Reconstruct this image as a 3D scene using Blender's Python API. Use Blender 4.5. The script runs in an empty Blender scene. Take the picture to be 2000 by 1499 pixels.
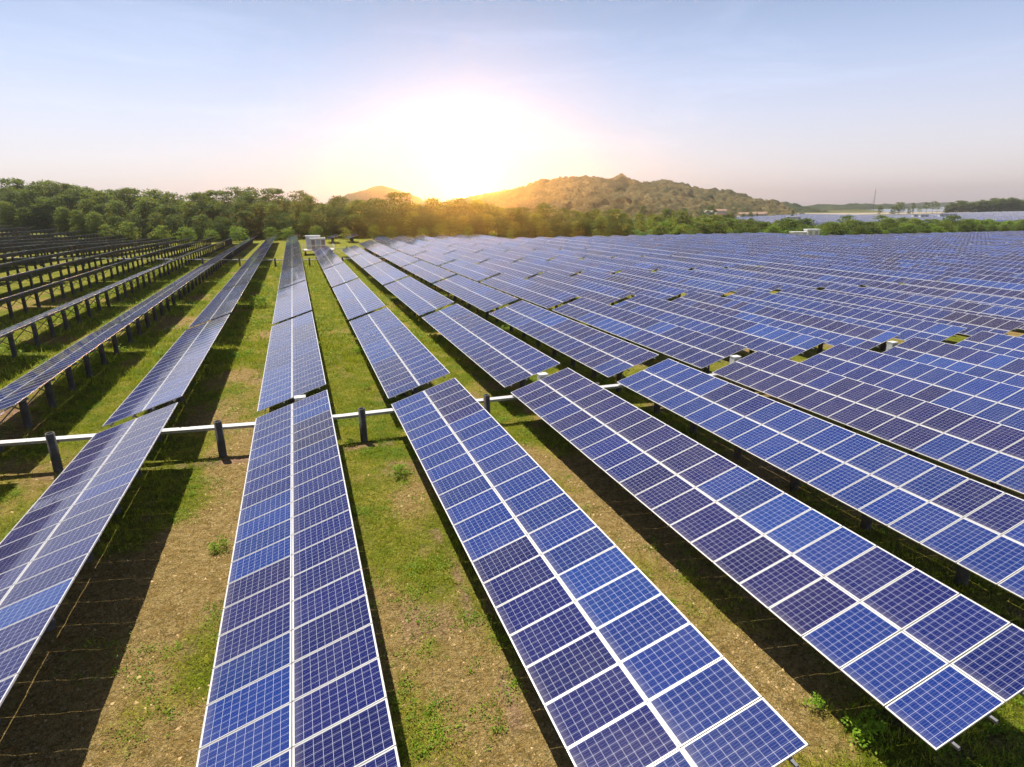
import bpy, math, random
import numpy as np
from mathutils import Matrix, Vector

rng = np.random.default_rng(11)
random.seed(11)
scene = bpy.context.scene
col = scene.collection
R = math.radians

# ------------------------------------------------------------------ camera
CAM = np.array([0.0, 0.0, 10.4])
F_PX, PITCH, ROLL, YAW = 1176.1, 0.2866, -0.0119, 0.3341
cy_, sy_, cp_, sp_ = math.cos(YAW), math.sin(YAW), math.cos(PITCH), math.sin(PITCH)
FW = np.array([sy_ * cp_, cy_ * cp_, -sp_])
RT0 = np.array([cy_, -sy_, 0.0])
UP0 = np.cross(RT0, FW)
RT = RT0 * math.cos(ROLL) + UP0 * math.sin(ROLL)
UP = -RT0 * math.sin(ROLL) + UP0 * math.cos(ROLL)
cam_d = bpy.data.cameras.new('camera')
cam = bpy.data.objects.new('camera', cam_d)
col.objects.link(cam)
cam_d.sensor_width = 36.0
cam_d.lens = F_PX / 2000.0 * 36.0
cam_d.clip_start = 0.1
cam_d.clip_end = 20000.0
M = Matrix.Identity(4)
for i in range(3):
    M[i][0], M[i][1], M[i][2], M[i][3] = RT[i], UP[i], -FW[i], CAM[i]
cam.matrix_world = M
scene.camera = cam

def project(p):
    d = np.asarray(p, float) - CAM
    z = d @ FW
    return 1000 + F_PX * (d @ RT) / z, 749.5 - F_PX * (d @ UP) / z, z

def ray(x, y):
    d = FW + RT * (x - 1000) / F_PX - UP * (y - 749.5) / F_PX
    return d
def on_z(x, y, z):
    d = ray(x, y)
    return CAM + d * (z - CAM[2]) / d[2]
def at_depth(x, y, D):
    return CAM + ray(x, y) * D

# ------------------------------------------------------------------ light, sky, exposure
SUN_TO = Vector((-0.144, 0.468, 0.871)).normalized()
SUN_EL = math.asin(SUN_TO.z)
sun_d = bpy.data.lights.new('sun', 'SUN')
sun = bpy.data.objects.new('sun', sun_d)
col.objects.link(sun)
sun_d.energy = 5.0
sun_d.angle = R(0.5)
sun_d.color = (1.0, 0.93, 0.80)
sun.rotation_euler = SUN_TO.to_track_quat('Z', 'Y').to_euler()

world = bpy.data.worlds.new("World")
scene.world = world
world.use_nodes = True
wt = world.node_tree
wt.nodes.clear()

class NT:
    """small helper to write node trees"""
    def __init__(s, tree): s.t = tree
    def n(s, kind, **kw):
        nd = s.t.nodes.new(kind)
        for k, v in kw.items():
            if hasattr(nd, k): setattr(nd, k, v)
        return nd
    def link(s, a, b): s.t.links.new(a, b)
    def put(s, sock, v):
        if isinstance(v, bpy.types.NodeSocket): s.link(v, sock)
        elif v is not None: sock.default_value = v
    def math(s, op, a, b=None, c=None, clamp=False):
        nd = s.n('ShaderNodeMath', operation=op, use_clamp=clamp)
        s.put(nd.inputs[0], a)
        if b is not None: s.put(nd.inputs[1], b)
        if c is not None: s.put(nd.inputs[2], c)
        return nd.outputs[0]
    def mix(s, f, a, b, blend='MIX'):
        nd = s.n('ShaderNodeMix', data_type='RGBA', blend_type=blend)
        s.put(nd.inputs['Factor'], f)
        s.put(nd.inputs[6], a if isinstance(a, bpy.types.NodeSocket) else (*a, 1))
        s.put(nd.inputs[7], b if isinstance(b, bpy.types.NodeSocket) else (*b, 1))
        return nd.outputs[2]
    def scale(s, colr, f):
        nd = s.n('ShaderNodeVectorMath', operation='SCALE')
        s.put(nd.inputs[0], colr); s.put(nd.inputs['Scale'], f)
        return nd.outputs[0]
    def add(s, a, b):
        nd = s.n('ShaderNodeVectorMath', operation='ADD')
        s.put(nd.inputs[0], a); s.put(nd.inputs[1], b)
        return nd.outputs[0]
    def noise(s, vec, scale, detail=3, rough=.55, dist=0.0):
        nd = s.n('ShaderNodeTexNoise')
        s.put(nd.inputs['Vector'], vec)
        nd.inputs['Scale'].default_value = scale
        nd.inputs['Detail'].default_value = detail
        nd.inputs['Roughness'].default_value = rough
        nd.inputs['Distortion'].default_value = dist
        return nd.outputs['Fac']
    def ramp(s, f, a, b, to0=0.0, to1=1.0, smooth=True):
        nd = s.n('ShaderNodeMapRange', interpolation_type='SMOOTHSTEP' if smooth else 'LINEAR')
        s.put(nd.inputs[0], f)
        nd.inputs[1].default_value = a; nd.inputs[2].default_value = b
        nd.inputs[3].default_value = to0; nd.inputs[4].default_value = to1
        return nd.outputs[0]

W = NT(wt)
tc = W.n('ShaderNodeTexCoord')
gen = tc.outputs['Generated']
sky = W.n('ShaderNodeTexSky', sky_type='NISHITA')
sky.sun_disc = False
sky.sun_elevation = SUN_EL
sky.sun_rotation = math.atan2(SUN_TO.x, SUN_TO.y)
sky.air_density = 1.0; sky.dust_density = 1.5; sky.ozone_density = 2.0; sky.altitude = 50
sep = W.n('ShaderNodeSeparateXYZ'); W.link(gen, sep.inputs[0])
elev = sep.outputs['Z']
base = W.scale(sky.outputs['Color'], 0.05)
# milky summer air low in the sky, pinkish white
low = W.math('SUBTRACT', 1.0, W.ramp(elev, 0.02, 0.46))
milk = W.scale(W.mix(W.ramp(elev, 0.02, 0.30), (0.96, 0.83, 0.87), (0.82, 1.00, 1.50)), W.math('MULTIPLY', low, 0.54))
# warm glow added to the sky in place of lens flare, away from the sun
g0 = ray(912, 345); g0 = g0 / np.linalg.norm(g0)
dt = W.n('ShaderNodeVectorMath', operation='DOT_PRODUCT')
W.link(gen, dt.inputs[0]); dt.inputs[1].default_value = tuple(g0)
ang = W.math('ARCCOSINE', W.math('MINIMUM', dt.outputs['Value'], 0.999999))
def gl(sig, colr, amp, p=1.0):
    e = W.math('EXPONENT', W.math('MULTIPLY', W.math('POWER', W.math('DIVIDE', ang, R(sig)), p), -1.0))
    return W.scale(tuple(colr), W.math('MULTIPLY', e, amp))
def gls(*a, **k):
    nd = wt.nodes.new('ShaderNodeCombineXYZ')
    for i in range(3): nd.inputs[i].default_value = a[1][i]
    e = W.math('EXPONENT', W.math('MULTIPLY', W.math('POWER', W.math('DIVIDE', ang, R(a[0])), a[3]), -1.0))
    return W.scale(nd.outputs[0], W.math('MULTIPLY', e, a[2]))
GLOW = [(0.85, (1.0, 0.41, 0.055), 1700.0, 2.0),
        (1.9, (1.0, 0.80, 0.50), 0.5, 1.0),
        (9.0, (1.0, 0.84, 0.66), 0.10, 1.4)]
mp = W.n('ShaderNodeMapping'); W.link(gen, mp.inputs['Vector'])
mp.inputs['Scale'].default_value = (1.6, 1.6, 9.0); mp.inputs['Rotation'].default_value = (.25, .1, .5)
cir = W.math('MULTIPLY', W.ramp(W.noise(mp.outputs[0], 1.7, 6, .62, .6), .46, .74), W.ramp(elev, 0.0, .12))
tot = W.add(W.add(base, milk), W.scale(W.mix(cir, (0, 0, 0), (0.9, 0.84, 0.86)), 0.06))
for g in GLOW: tot = W.add(tot, gls(*g))
bg = W.n('ShaderNodeBackground')
W.link(tot, bg.inputs['Color']); bg.inputs['Strength'].default_value = 1.0
wo = W.n('ShaderNodeOutputWorld'); W.link(bg.outputs[0], wo.inputs['Surface'])
try:
    world.cycles.sampling_method = 'MANUAL'; world.cycles.sample_map_resolution = 1024
except Exception: pass

vs = scene.view_settings
vs.view_transform = 'Standard'; vs.look = 'None'; vs.exposure = 0.28; vs.gamma = 1.0
scene.render.engine = 'CYCLES'
cyc = scene.cycles
cyc.use_denoising = True
cyc.max_bounces = 5; cyc.diffuse_bounces = 2; cyc.glossy_bounces = 2
cyc.transmission_bounces = 3; cyc.volume_bounces = 0; cyc.transparent_max_bounces = 6
cyc.caustics_reflective = False; cyc.caustics_refractive = False
cyc.sample_clamp_indirect = 6.0

# ------------------------------------------------------------------ helpers
def set_props(o, label=None, cat=None, group=None, kind=None):
    if label: o['label'] = label
    if cat: o['category'] = cat
    if group: o['group'] = group
    if kind: o['kind'] = kind
    return o

def link(o, parent=None):
    col.objects.link(o)
    if parent is not None: o.parent = parent
    return o

def empty(name, loc=(0, 0, 0), rz=0.0):
    o = bpy.data.objects.new(name, None)
    o.location = loc; o.rotation_euler = (0, 0, rz)
    o.empty_display_size = 0.3
    return link(o)

def obj(name, mesh, parent=None, loc=(0, 0, 0)):
    o = bpy.data.objects.new(name, mesh); o.location = loc
    return link(o, parent)

class MB:
    """collects quads and polygons into one mesh"""
    def __init__(s): s.v = []; s.f = []; s.m = []
    def poly(s, pts, mi=0):
        k = len(s.v); s.v += [tuple(p) for p in pts]
        s.f.append(tuple(range(k, k + len(pts)))); s.m.append(mi)
    def box(s, x0, x1, y0, y1, z0, z1, mi=0, rot=None):
        P = [(x, y, z) for z in (z0, z1) for y in (y0, y1) for x in (x0, x1)]
        if rot is not None: P = [tuple(rot @ Vector(p)) for p in P]
        k = len(s.v); s.v += P
        for q in ((0, 2, 3, 1), (4, 5, 7, 6), (0, 1, 5, 4), (2, 6, 7, 3), (0, 4, 6, 2), (1, 3, 7, 5)):
            s.f.append(tuple(k + i for i in q)); s.m.append(mi)
    def beam(s, a, b, w, h, mi=0, up=(0, 0, 1)):
        a = Vector(a); b = Vector(b); d = (b - a); L = d.length; d.normalize()
        u = Vector(up); x = d.cross(u).normalized(); u = x.cross(d).normalized()
        k = len(s.v)
        for p in (a, b):
            for sx, sz in ((-1, -1), (1, -1), (1, 1), (-1, 1)):
                s.v.append(tuple(p + x * sx * w / 2 + u * sz * h / 2))
        for q in ((0, 1, 2, 3), (7, 6, 5, 4), (0, 4, 5, 1), (1, 5, 6, 2), (2, 6, 7, 3), (3, 7, 4, 0)):
            s.f.append(tuple(k + i for i in q)); s.m.append(mi)
    def tube(s, a, b, r0, r1=None, n=10, mi=0, cap=True, hollow=None):
        r1 = r0 if r1 is None else r1
        a = Vector(a); b = Vector(b); d = (b - a).normalized()
        x = d.orthogonal().normalized(); y = d.cross(x)
        k = len(s.v)
        for p, r in ((a, r0), (b, r1)):
            for i in range(n):
                t = 2 * math.pi * i / n
                s.v.append(tuple(p + (x * math.cos(t) + y * math.sin(t)) * r))
        for i in range(n):
            j = (i + 1) % n
            s.f.append((k + i, k + j, k + n + j, k + n + i)); s.m.append(mi)
        if cap and hollow is None:
            s.f.append(tuple(k + n + i for i in range(n))); s.m.append(mi)
        if hollow:
            k2 = len(s.v)
            for p in (b, b - d * 0.5):
                for i in range(n):
                    t = 2 * math.pi * i / n
                    s.v.append(tuple(p + (x * math.cos(t) + y * math.sin(t)) * r1 * hollow))
            for i in range(n):
                j = (i + 1) % n
                s.f.append((k + n + i, k + n + j, k2 + j, k2 + i)); s.m.append(mi)
                s.f.append((k2 + i, k2 + j, k2 + n + j, k2 + n + i)); s.m.append(mi)
    def mesh(s, name, mats, smooth=False):
        me = bpy.data.meshes.new(name)
        me.from_pydata(s.v, [], s.f)
        for m in (mats if isinstance(mats, (list, tuple)) else [mats]): me.materials.append(m)
        me.polygons.foreach_set('material_index', s.m)
        if smooth: me.polygons.foreach_set('use_smooth', [True] * len(s.f))
        me.update()
        return me

def np_mesh(name, verts, quads, mats, smooth=False, colors=None, uvs=None, cname='tint'):
    """verts (n,3), quads (m,k) with constant k"""
    me = bpy.data.meshes.new(name)
    n, m, k = len(verts), len(quads), quads.shape[1]
    me.vertices.add(n); me.vertices.foreach_set('co', np.asarray(verts, np.float32).ravel())
    me.loops.add(m * k); me.loops.foreach_set('vertex_index', np.asarray(quads, np.int32).ravel())
    me.polygons.add(m)
    me.polygons.foreach_set('loop_start', np.arange(0, m * k, k, dtype=np.int32))
    me.polygons.foreach_set('loop_total', np.full(m, k, np.int32))
    if smooth: me.polygons.foreach_set('use_smooth', np.ones(m, bool))
    for mt in (mats if isinstance(mats, (list, tuple)) else [mats]): me.materials.append(mt)
    if colors is not None:      # per vertex (n,4) or (n,)
        c = np.asarray(colors, np.float32)
        if c.ndim == 1: c = np.stack([c, c, c, np.ones_like(c)], 1)
        at = me.color_attributes.new(cname, 'FLOAT_COLOR', 'POINT')
        at.data.foreach_set('color', c.ravel())
    if uvs is not None:
        uv = me.uv_layers.new(name='uv'); uv.data.foreach_set('uv', np.asarray(uvs, np.float32).ravel())
    me.update(calc_edges=True)
    return me

# numpy noise ------------------------------------------------------
def vnoise(x, y, seed=0):
    xi = np.floor(x).astype(np.int64); yi = np.floor(y).astype(np.int64)
    fx = x - xi; fy = y - yi
    fx = fx * fx * (3 - 2 * fx); fy = fy * fy * (3 - 2 * fy)
    def h(a, b):
        n = (a * 374761393 + b * 668265263 + seed * 1442695041) & 0x7fffffff
        n = ((n ^ (n >> 13)) * 1274126177) & 0x7fffffff
        return ((n ^ (n >> 16)) & 0xffff) / 65535.0
    return (h(xi, yi) * (1 - fx) + h(xi + 1, yi) * fx) * (1 - fy) + (h(xi, yi + 1) * (1 - fx) + h(xi + 1, yi + 1) * fx) * fy
def fbm(x, y, seed=0, oct=4):
    s = 0; a = .5; tot = 0
    for i in range(oct):
        s = s + a * vnoise(x * 2 ** i, y * 2 ** i, seed + i); tot += a; a *= .5
    return s / tot
def domes(x, y, cell, seed=0):
    """field of rounded crowns: returns height 0..1 and a random id value 0..1"""
    gx = np.floor(x / cell).astype(np.int64); gy = np.floor(y / cell).astype(np.int64)
    best = np.zeros_like(x); idv = np.zeros_like(x)
    def h(a, b, k):
        n = (a * 374761393 + b * 668265263 + (seed + k) * 1442695041) & 0x7fffffff
        n = ((n ^ (n >> 13)) * 1274126177) & 0x7fffffff
        return ((n ^ (n >> 16)) & 0xffff) / 65535.0
    for i in (-1, 0, 1):
        for j in (-1, 0, 1):
            a = gx + i; b = gy + j
            cx = (a + .15 + .7 * h(a, b, 1)) * cell; cy = (b + .15 + .7 * h(a, b, 2)) * cell
            r = cell * (.55 + .45 * h(a, b, 3))
            d2 = ((x - cx) ** 2 + (y - cy) ** 2) / r ** 2
            v = np.sqrt(np.clip(1 - d2, 0, 1)) * (.6 + .4 * h(a, b, 4))
            w = v > best
            best = np.where(w, v, best); idv = np.where(w, h(a, b, 5), idv)
    return best, idv
def sstep(a, b, x):
    t = np.clip((x - a) / (b - a), 0, 1); return t * t * (3 - 2 * t)

# ------------------------------------------------------------------ materials
def mat(name):
    m = bpy.data.materials.new(name); m.use_nodes = True
    m.node_tree.nodes.clear()
    N = NT(m.node_tree)
    return m, N
def finish(m, N, shader):
    o = N.n('ShaderNodeOutputMaterial'); N.link(shader, o.inputs['Surface']); return m
def principled(N, colr, rough=.6, metal=0.0, spec=.5, normal=None, ior=None):
    p = N.n('ShaderNodeBsdfPrincipled')
    N.put(p.inputs['Base Color'], colr if isinstance(colr, bpy.types.NodeSocket) else (*colr, 1))
    N.put(p.inputs['Roughness'], rough); p.inputs['Metallic'].default_value = metal
    p.inputs['Specular IOR Level'].default_value = spec
    if normal is not None: N.link(normal, p.inputs['Normal'])
    if ior: p.inputs['IOR'].default_value = ior
    return p
def bump(N, h, strength, dist):
    b = N.n('ShaderNodeBump'); N.link(h, b.inputs['Height'])
    b.inputs['Strength'].default_value = strength; b.inputs['Distance'].default_value = dist
    return b.outputs['Normal']

def simple(name, c, rough=.6, metal=0.0, var=.12, scale=3.0, spec=.4):
    m, N = mat(name)
    tcn = N.n('ShaderNodeTexCoord')
    f = N.noise(tcn.outputs['Object'], scale, 4, .6)
    k = N.ramp(f, .3, .7, 1 - var, 1 + var, smooth=False)
    rgb = N.n('ShaderNodeRGB'); rgb.outputs[0].default_value = (*c, 1)
    colr = N.scale(rgb.outputs[0], k)
    return finish(m, N, principled(N, colr, rough, metal, spec).outputs[0])

M_ALU = simple('aluminium_frame', (.72, .71, .72), .42, .25, .10)
M_STEEL = simple('galvanised_steel', (.42, .43, .45), .5, .4, .15, 6)
M_RACK = simple('dull_zinc_rack', (.20, .20, .215), .85, 0, .15, 6, .2)
M_DARKSTEEL = simple('weathered_steel', (.10, .10, .11), .5, .3, .2, 6)
M_BACK = simple('back_sheet', (.045, .045, .055), .6, 0, .1)  # near-black puts the underside shade into the colour; the sheet itself is whitish
M_WHITE = simple('white_painted_steel', (.80, .80, .79), .4, 0, .05)
M_GREYP = simple('grey_louvre_steel', (.66, .64, .66), .5, .1, .1)
M_DOOR = simple('door_panel', (.45, .44, .45), .45, .1, .06)
M_WINDOWG = simple('window_dark', (.03, .035, .045), .15, 0, .05)
M_ROOFT = simple('orange_roof_tiles', (.42, .27, .19), .8, 0, .2, 1.5)
M_WALLH = simple('plastered_wall', (.62, .56, .50), .8, 0, .12, .8)
M_WALLD = simple('dark_brick_wall', (.16, .07, .06), .8, 0, .2, 1.0)
M_BARK = simple('bark', (.12, .085, .055), .9, 0, .3, 4)
M_RUST = simple('rusty_rim', (.22, .09, .05), .8, .1, .25, 12)

def concrete():
    m, N = mat('spun_concrete_pipe')
    t = N.n('ShaderNodeTexCoord')
    f = N.noise(t.outputs['Object'], 2.2, 5, .65)
    g = N.noise(t.outputs['Object'], 14, 3, .6)
    c = N.mix(N.ramp(f, .35, .7), (.085, .08, .078), (.17, .16, .15))
    c = N.mix(N.math('MULTIPLY', N.ramp(g, .55, .75), .5), c, (.05, .045, .042))
    return finish(m, N, principled(N, c, .85, 0, .2, bump(N, g, .25, .01)).outputs[0])
M_CONC = concrete()

def panel_material(name, use_attr):
    m, N = mat(name)
    uvn = N.n('ShaderNodeUVMap'); uvn.uv_map = 'uv'
    sp = N.n('ShaderNodeSeparateXYZ'); N.link(uvn.outputs[0], sp.inputs[0])
    u, v = sp.outputs[0], sp.outputs[1]
    if use_attr:
        a = N.n('ShaderNodeAttribute'); a.attribute_name = 'tint'; tint = a.outputs['Color']
        fa = a.outputs['Alpha']
    else:
        oi = N.n('ShaderNodeObjectInfo'); tint = oi.outputs['Color']; fa = oi.outputs['Alpha']
    # cells: fract(u), fract(v); for arrays uv restarts for every module by face
    fu = N.math('FRACT', u); fv = N.math('FRACT', v)
    du = N.math('ABSOLUTE', N.math('SUBTRACT', fu, .5)); dv = N.math('ABSOLUTE', N.math('SUBTRACT', fv, .5))
    gap_u = N.math('GREATER_THAN', du, .5 - .014)
    gap_v = N.math('GREATER_THAN', dv, .5 - .013)
    # busbars run along v (long side of the module), three per cell
    b1 = N.math('LESS_THAN', N.math('ABSOLUTE', N.math('SUBTRACT', du, .31)), .0065)
    b0 = N.math('LESS_THAN', du, .0065)
    bus = N.math('MAXIMUM', b1, b0)
    lines = N.math('MAXIMUM', N.math('MAXIMUM', gap_u, gap_v), N.math('MULTIPLY', bus, .50))
    # white margin outside the cell field
    out = N.math('MAXIMUM', N.math('MAXIMUM', N.math('LESS_THAN', u, 0.0), N.math('GREATER_THAN', u, 6.0)),
                 N.math('MAXIMUM', N.math('LESS_THAN', v, 0.0), N.math('GREATER_THAN', v, 10.0)))
    cid = N.n('ShaderNodeCombineXYZ')
    N.link(N.math('FLOOR', u), cid.inputs[0]); N.link(N.math('FLOOR', v), cid.inputs[1])
    N.link(N.math('MULTIPLY', fa, 97.0), cid.inputs[2])
    wn = N.n('ShaderNodeTexWhiteNoise', noise_dimensions='3D'); N.link(cid.outputs[0], wn.inputs['Vector'])
    vo = N.n('ShaderNodeTexVoronoi', feature='F1')
    N.link(N.scale(uvn.outputs[0], 1.0), vo.inputs['Vector']); vo.inputs['Scale'].default_value = 9.0
    crystal = N.math('MULTIPLY_ADD', vo.outputs['Color'] if False else vo.outputs['Distance'], .22, .90)
    k = N.math('MULTIPLY', N.math('MULTIPLY_ADD', wn.outputs['Value'], .08, .96), crystal)
    cell = N.scale(tint, k)
    c = N.mix(out, N.mix(lines, cell, (.62, .65, .76)), (.76, .76, .80))
    geo = N.n('ShaderNodeNewGeometry')
    dust = N.noise(geo.outputs['Position'], .7, 4, .6)
    streak = N.math('MULTIPLY', N.ramp(v, 1.3, -.1), N.math('MULTIPLY', N.noise(geo.outputs['Position'], 3.0, 4, .7), .30))
    c = N.mix(streak, c, (.42, .38, .34))
    c = N.mix(N.ramp(dust, .4, .8, 0.0, .05), c, (.42, .38, .36))
    p = principled(N, c, N.ramp(dust, .3, .7, .04, .09), 0, .28)
    p.inputs['IOR'].default_value = 1.45
    return finish(m, N, p.outputs[0])
M_CELL = panel_material('solar_cells', False)
M_CELLA = panel_material('solar_cells_array', True)

def ground_material():
    m, N = mat('meadow_ground')
    geo = N.n('ShaderNodeNewGeometry'); pos = geo.outputs['Position']
    a = N.n('ShaderNodeAttribute'); a.attribute_name = 'tint'
    s3 = N.n('ShaderNodeSeparateColor'); N.link(a.outputs['Color'], s3.inputs[0])
    grass = s3.outputs[0]; bare = s3.outputs[1]
    n1 = N.noise(pos, .55, 5, .6); n2 = N.noise(pos, 3.2, 5, .65, .5); n3 = N.noise(pos, 14, 4, .7, .8)
    n4 = N.noise(pos, 48, 3, .7)
    soil = N.mix(N.ramp(n2, .3, .72), (.45, .29, .085), (.66, .47, .18))
    soil = N.mix(N.ramp(n3, .52, .68), soil, (.76, .57, .34))
    soil = N.mix(N.math('MULTIPLY', N.ramp(n4, .54, .42), .6), soil, (.09, .065, .025))
    gr = N.mix(N.ramp(n1, .35, .65), (.29, .35, .018), (.56, .49, .07))
    gr = N.mix(N.math('MULTIPLY', N.ramp(n3, .56, .38), .75), gr, (.06, .085, .012))
    gr = N.mix(N.math('MULTIPLY', N.ramp(n2, .55, .75), .55), gr, (.36, .34, .09))
    gr = N.mix(N.math('MULTIPLY', N.ramp(n4, .52, .40), .7), gr, (.05, .07, .01))
    f = N.math('ADD', grass, N.math('MULTIPLY', N.math('SUBTRACT', n3, .5), 1.3))
    f = N.math('ADD', f, N.math('MULTIPLY', N.math('SUBTRACT', n4, .5), .6))
    c = N.mix(N.ramp(f, .36, .62), soil, gr)
    c = N.mix(bare, c, N.mix(N.ramp(n3, .4, .6), (.40, .23, .14), (.58, .36, .25)))
    n5 = N.noise(pos, 7.0, 4, .75, 1.2)
    c = N.mix(N.math('MULTIPLY', N.ramp(n5, .51, .41), .5), c, (.045, .05, .012))
    c = N.mix(N.math('MULTIPLY', N.ramp(n5, .58, .70), .35), c, (.62, .58, .30))
    c = N.mix(s3.outputs[2], c, N.mix(N.ramp(N.noise(pos, .03, 4, .6), .4, .6), (.09, .11, .035), (.20, .19, .08)))
    h = N.math('ADD', N.math('MULTIPLY', n3, .6), N.math('MULTIPLY', n5, .5))
    p = principled(N, c, .95, 0, .1, bump(N, h, 1.0, .22))
    return finish(m, N, p.outputs[0])
M_GROUND = ground_material()

def leaf_material(name, c0, c1, c2, trans=.35, nscale=.35, tip=None):
    m, N = mat(name)
    geo = N.n('ShaderNodeNewGeometry')
    oi = N.n('ShaderNodeObjectInfo')
    f = N.noise(geo.outputs['Position'], nscale, 3, .6)
    c = N.mix(N.ramp(f, .35, .65), c0, c1)
    c = N.mix(N.math('MULTIPLY', N.ramp(geo.outputs['Random Per Island'], .45, 1.0), .8), c, c2)
    k = N.math('MULTIPLY_ADD', oi.outputs['Random'], .5, .75)
    c = N.scale(c, k)
    d = N.n('ShaderNodeBsdfPrincipled'); N.link(c, d.inputs['Base Color'])
    d.inputs['Roughness'].default_value = .6; d.inputs['Specular IOR Level'].default_value = .3
    t = N.n('ShaderNodeBsdfTranslucent')
    N.link(N.mix(.5, c, (.35, .38, .02)), t.inputs['Color'])
    mx = N.n('ShaderNodeMixShader'); mx.inputs[0].default_value = trans
    N.link(d.outputs[0], mx.inputs[1]); N.link(t.outputs[0], mx.inputs[2])
    return finish(m, N, mx.outputs[0])
M_LEAF = leaf_material('foliage_dark', (.035, .09, .013), (.07, .145, .016), (.20, .28, .03), .42)
M_LEAF2 = leaf_material('foliage_olive', (.11, .19, .02), (.20, .27, .03), (.36, .40, .045), .45)
M_LEAF3 = leaf_material('foliage_bright', (.11, .22, .014), (.18, .32, .02), (.30, .42, .035), .45)
M_GRASS = leaf_material('grass_blades', (.30, .42, .02), (.50, .54, .05), (.62, .56, .14), .4, .8)
M_WEED = leaf_material('weed_leaves', (.14, .30, .015), (.25, .44, .02), (.40, .56, .05), .4, .9)

def attr_mat(name, rough=.9, bump_scale=None, mul=1.0):
    m, N = mat(name)
    a = N.n('ShaderNodeAttribute'); a.attribute_name = 'tint'
    geo = N.n('ShaderNodeNewGeometry')
    nz = N.noise(geo.outputs['Position'], bump_scale or .5, 4, .7)
    c = N.scale(a.outputs['Color'], N.ramp(nz, .35, .65, .5 * mul, 1.5 * mul, smooth=False))
    p = principled(N, c, rough, 0, .1, bump(N, nz, .8, 1.0))
    return finish(m, N, p.outputs[0])
M_CANOPY = attr_mat('wood_canopy', .9, .9)
M_HILLF = attr_mat('hill_forest', .95, .35)

def water_material():
    m, N = mat('lake_water')
    p = principled(N, (.30, .33, .36), .25, 0, .5)
    return finish(m, N, p.outputs[0])
M_WATER = water_material()

# ------------------------------------------------------------------ terrain
def gh(x, y):
    x = np.asarray(x, float); y = np.asarray(y, float)
    lx = np.clip(-x - 0.5, 0, 110)
    left = .048 * np.minimum(lx, 92) * (1 - sstep(115, 215, y) * (1 - sstep(40, 85, lx)))
    right = -.009 * np.clip(x - 4, 0, 280)
    return left + right
def micro(x, y):
    return .05 * (fbm(x * .8, y * .8, 5) - .5) + .07 * (fbm(x * 3.1, y * 3.1, 9, 3) - .5)

TH = 0.305
PM, PW = 1.01, 1.66          # module pitch along the row, across the slope
NMOD = 22
TL = NMOD * PM
TPITCH = 23.175
HC = 1.92                    # height of the table centre line
CT, ST = math.cos(TH), math.sin(TH)
def rowx(r): return -0.92 + 5.98 * r
def rowy0(r):
    if r < 0: return {-1: 27.15}.get(r, 27.3)
    return 27.75 - .12 * min(r, 7)

def grass_mask(x, y):
    """share of green cover, 0..1"""
    n = fbm(x * .35, y * .22, 31, 4)
    near = sstep(10, 34, y)
    g = .47 + .30 * near + (n - .5) * 2.3
    lane = (x + 0.92) / 5.98
    fr = lane - np.floor(lane)                    # .5 in the middle of a lane
    li = np.floor(lane)
    g = g + np.where(li == -1, -.22 * (1 - sstep(26, 34, y)), 0)
    g = g + np.where(li == 0, .22 * sstep(13, 19, y), 0) + np.where(li == 1, .12, 0) + np.where(li == 2, .1, 0)
    g = g + .25 * sstep(60, 110, y)
    return np.clip(g, 0, 1)
def bare_mask(x, y):
    b = np.exp(-((y - 26.3) / .30) ** 2) * (x < 3.4) * sstep(.35, .6, fbm(x * .5, y * .5, 71))   # worn trench line by the tray
    b = b + np.exp(-(((x + 14.6) / 1.1) ** 2 + ((y - 36.5) / 3.4) ** 2)) * .95
    t = x - (3.40 + .06 * np.sin(y * 1.3) + .05 * np.sin(y * .5))
    b = b + np.exp(-(t / .11) ** 2) * ((y > 7) & (y < 18)) * sstep(.30, .45, fbm(x * .6, y * .9, 72))
    b = b + sstep(.60, .74, fbm(x * .5, y * .3, 77)) * .6 * (1 - sstep(18, 60, y))
    return np.clip(b, 0, 1)

def axis(parts):
    a = []
    for lo, hi, st in parts: a.append(np.arange(lo, hi, st))
    return np.concatenate(a)
gx = axis([(-1000, -400, 200), (-400, -80, 20), (-80, -18, 2), (-18, 22, .16), (22, 60, 1.0), (60, 320, 8), (320, 2101, 120)])
gy = axis([(-60, 3, 6), (3, 30, .16), (30, 62, .3), (62, 130, 1.0), (130, 330, 5), (330, 1700, 120)])
X, Y = np.meshgrid(gx, gy)
fine = ((X > -18) & (X < 22) & (Y < 62)).astype(float)
Z = gh(X, Y) + micro(X, Y) * fine
V = np.stack([X.ravel(), Y.ravel(), Z.ravel()], 1)
nx, ny = len(gx), len(gy)
I = (np.arange(ny - 1)[:, None] * nx + np.arange(nx - 1)[None, :]).ravel()
Q = np.stack([I, I + 1, I + nx + 1, I + nx], 1)
cc = np.stack([grass_mask(V[:, 0], V[:, 1]), bare_mask(V[:, 0], V[:, 1]), np.maximum(sstep(200, 330, V[:, 1]), sstep(230, 330, V[:, 0])), np.ones(len(V))], 1)
ground = obj('ground', np_mesh('ground', V, Q, M_GROUND, True, cc))
set_props(ground, 'grassy ground with brown soil patches under the panel rows', 'ground', kind='structure')

# ------------------------------------------------------------------ solar tables
CELL = .1575
TINTS = np.array([(.010, .009, .085), (.005, .014, .125), (.006, .026, .170), (.009, .040, .215), (.012, .006, .050), (.005, .009, .098)])
def tint_run(r, n, base):
    out = []; cur = None
    for i in range(n):
        if cur is None or r.random() < .30:
            w = np.array([.8, 1.3, 1.2, .55, .16, 1.0]); w[base] += 4.0; w /= w.sum()
            cur = r.choice(6, p=w)
        c = TINTS[cur] * r.uniform(.85, 1.2)
        out.append(c)
    return out

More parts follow.
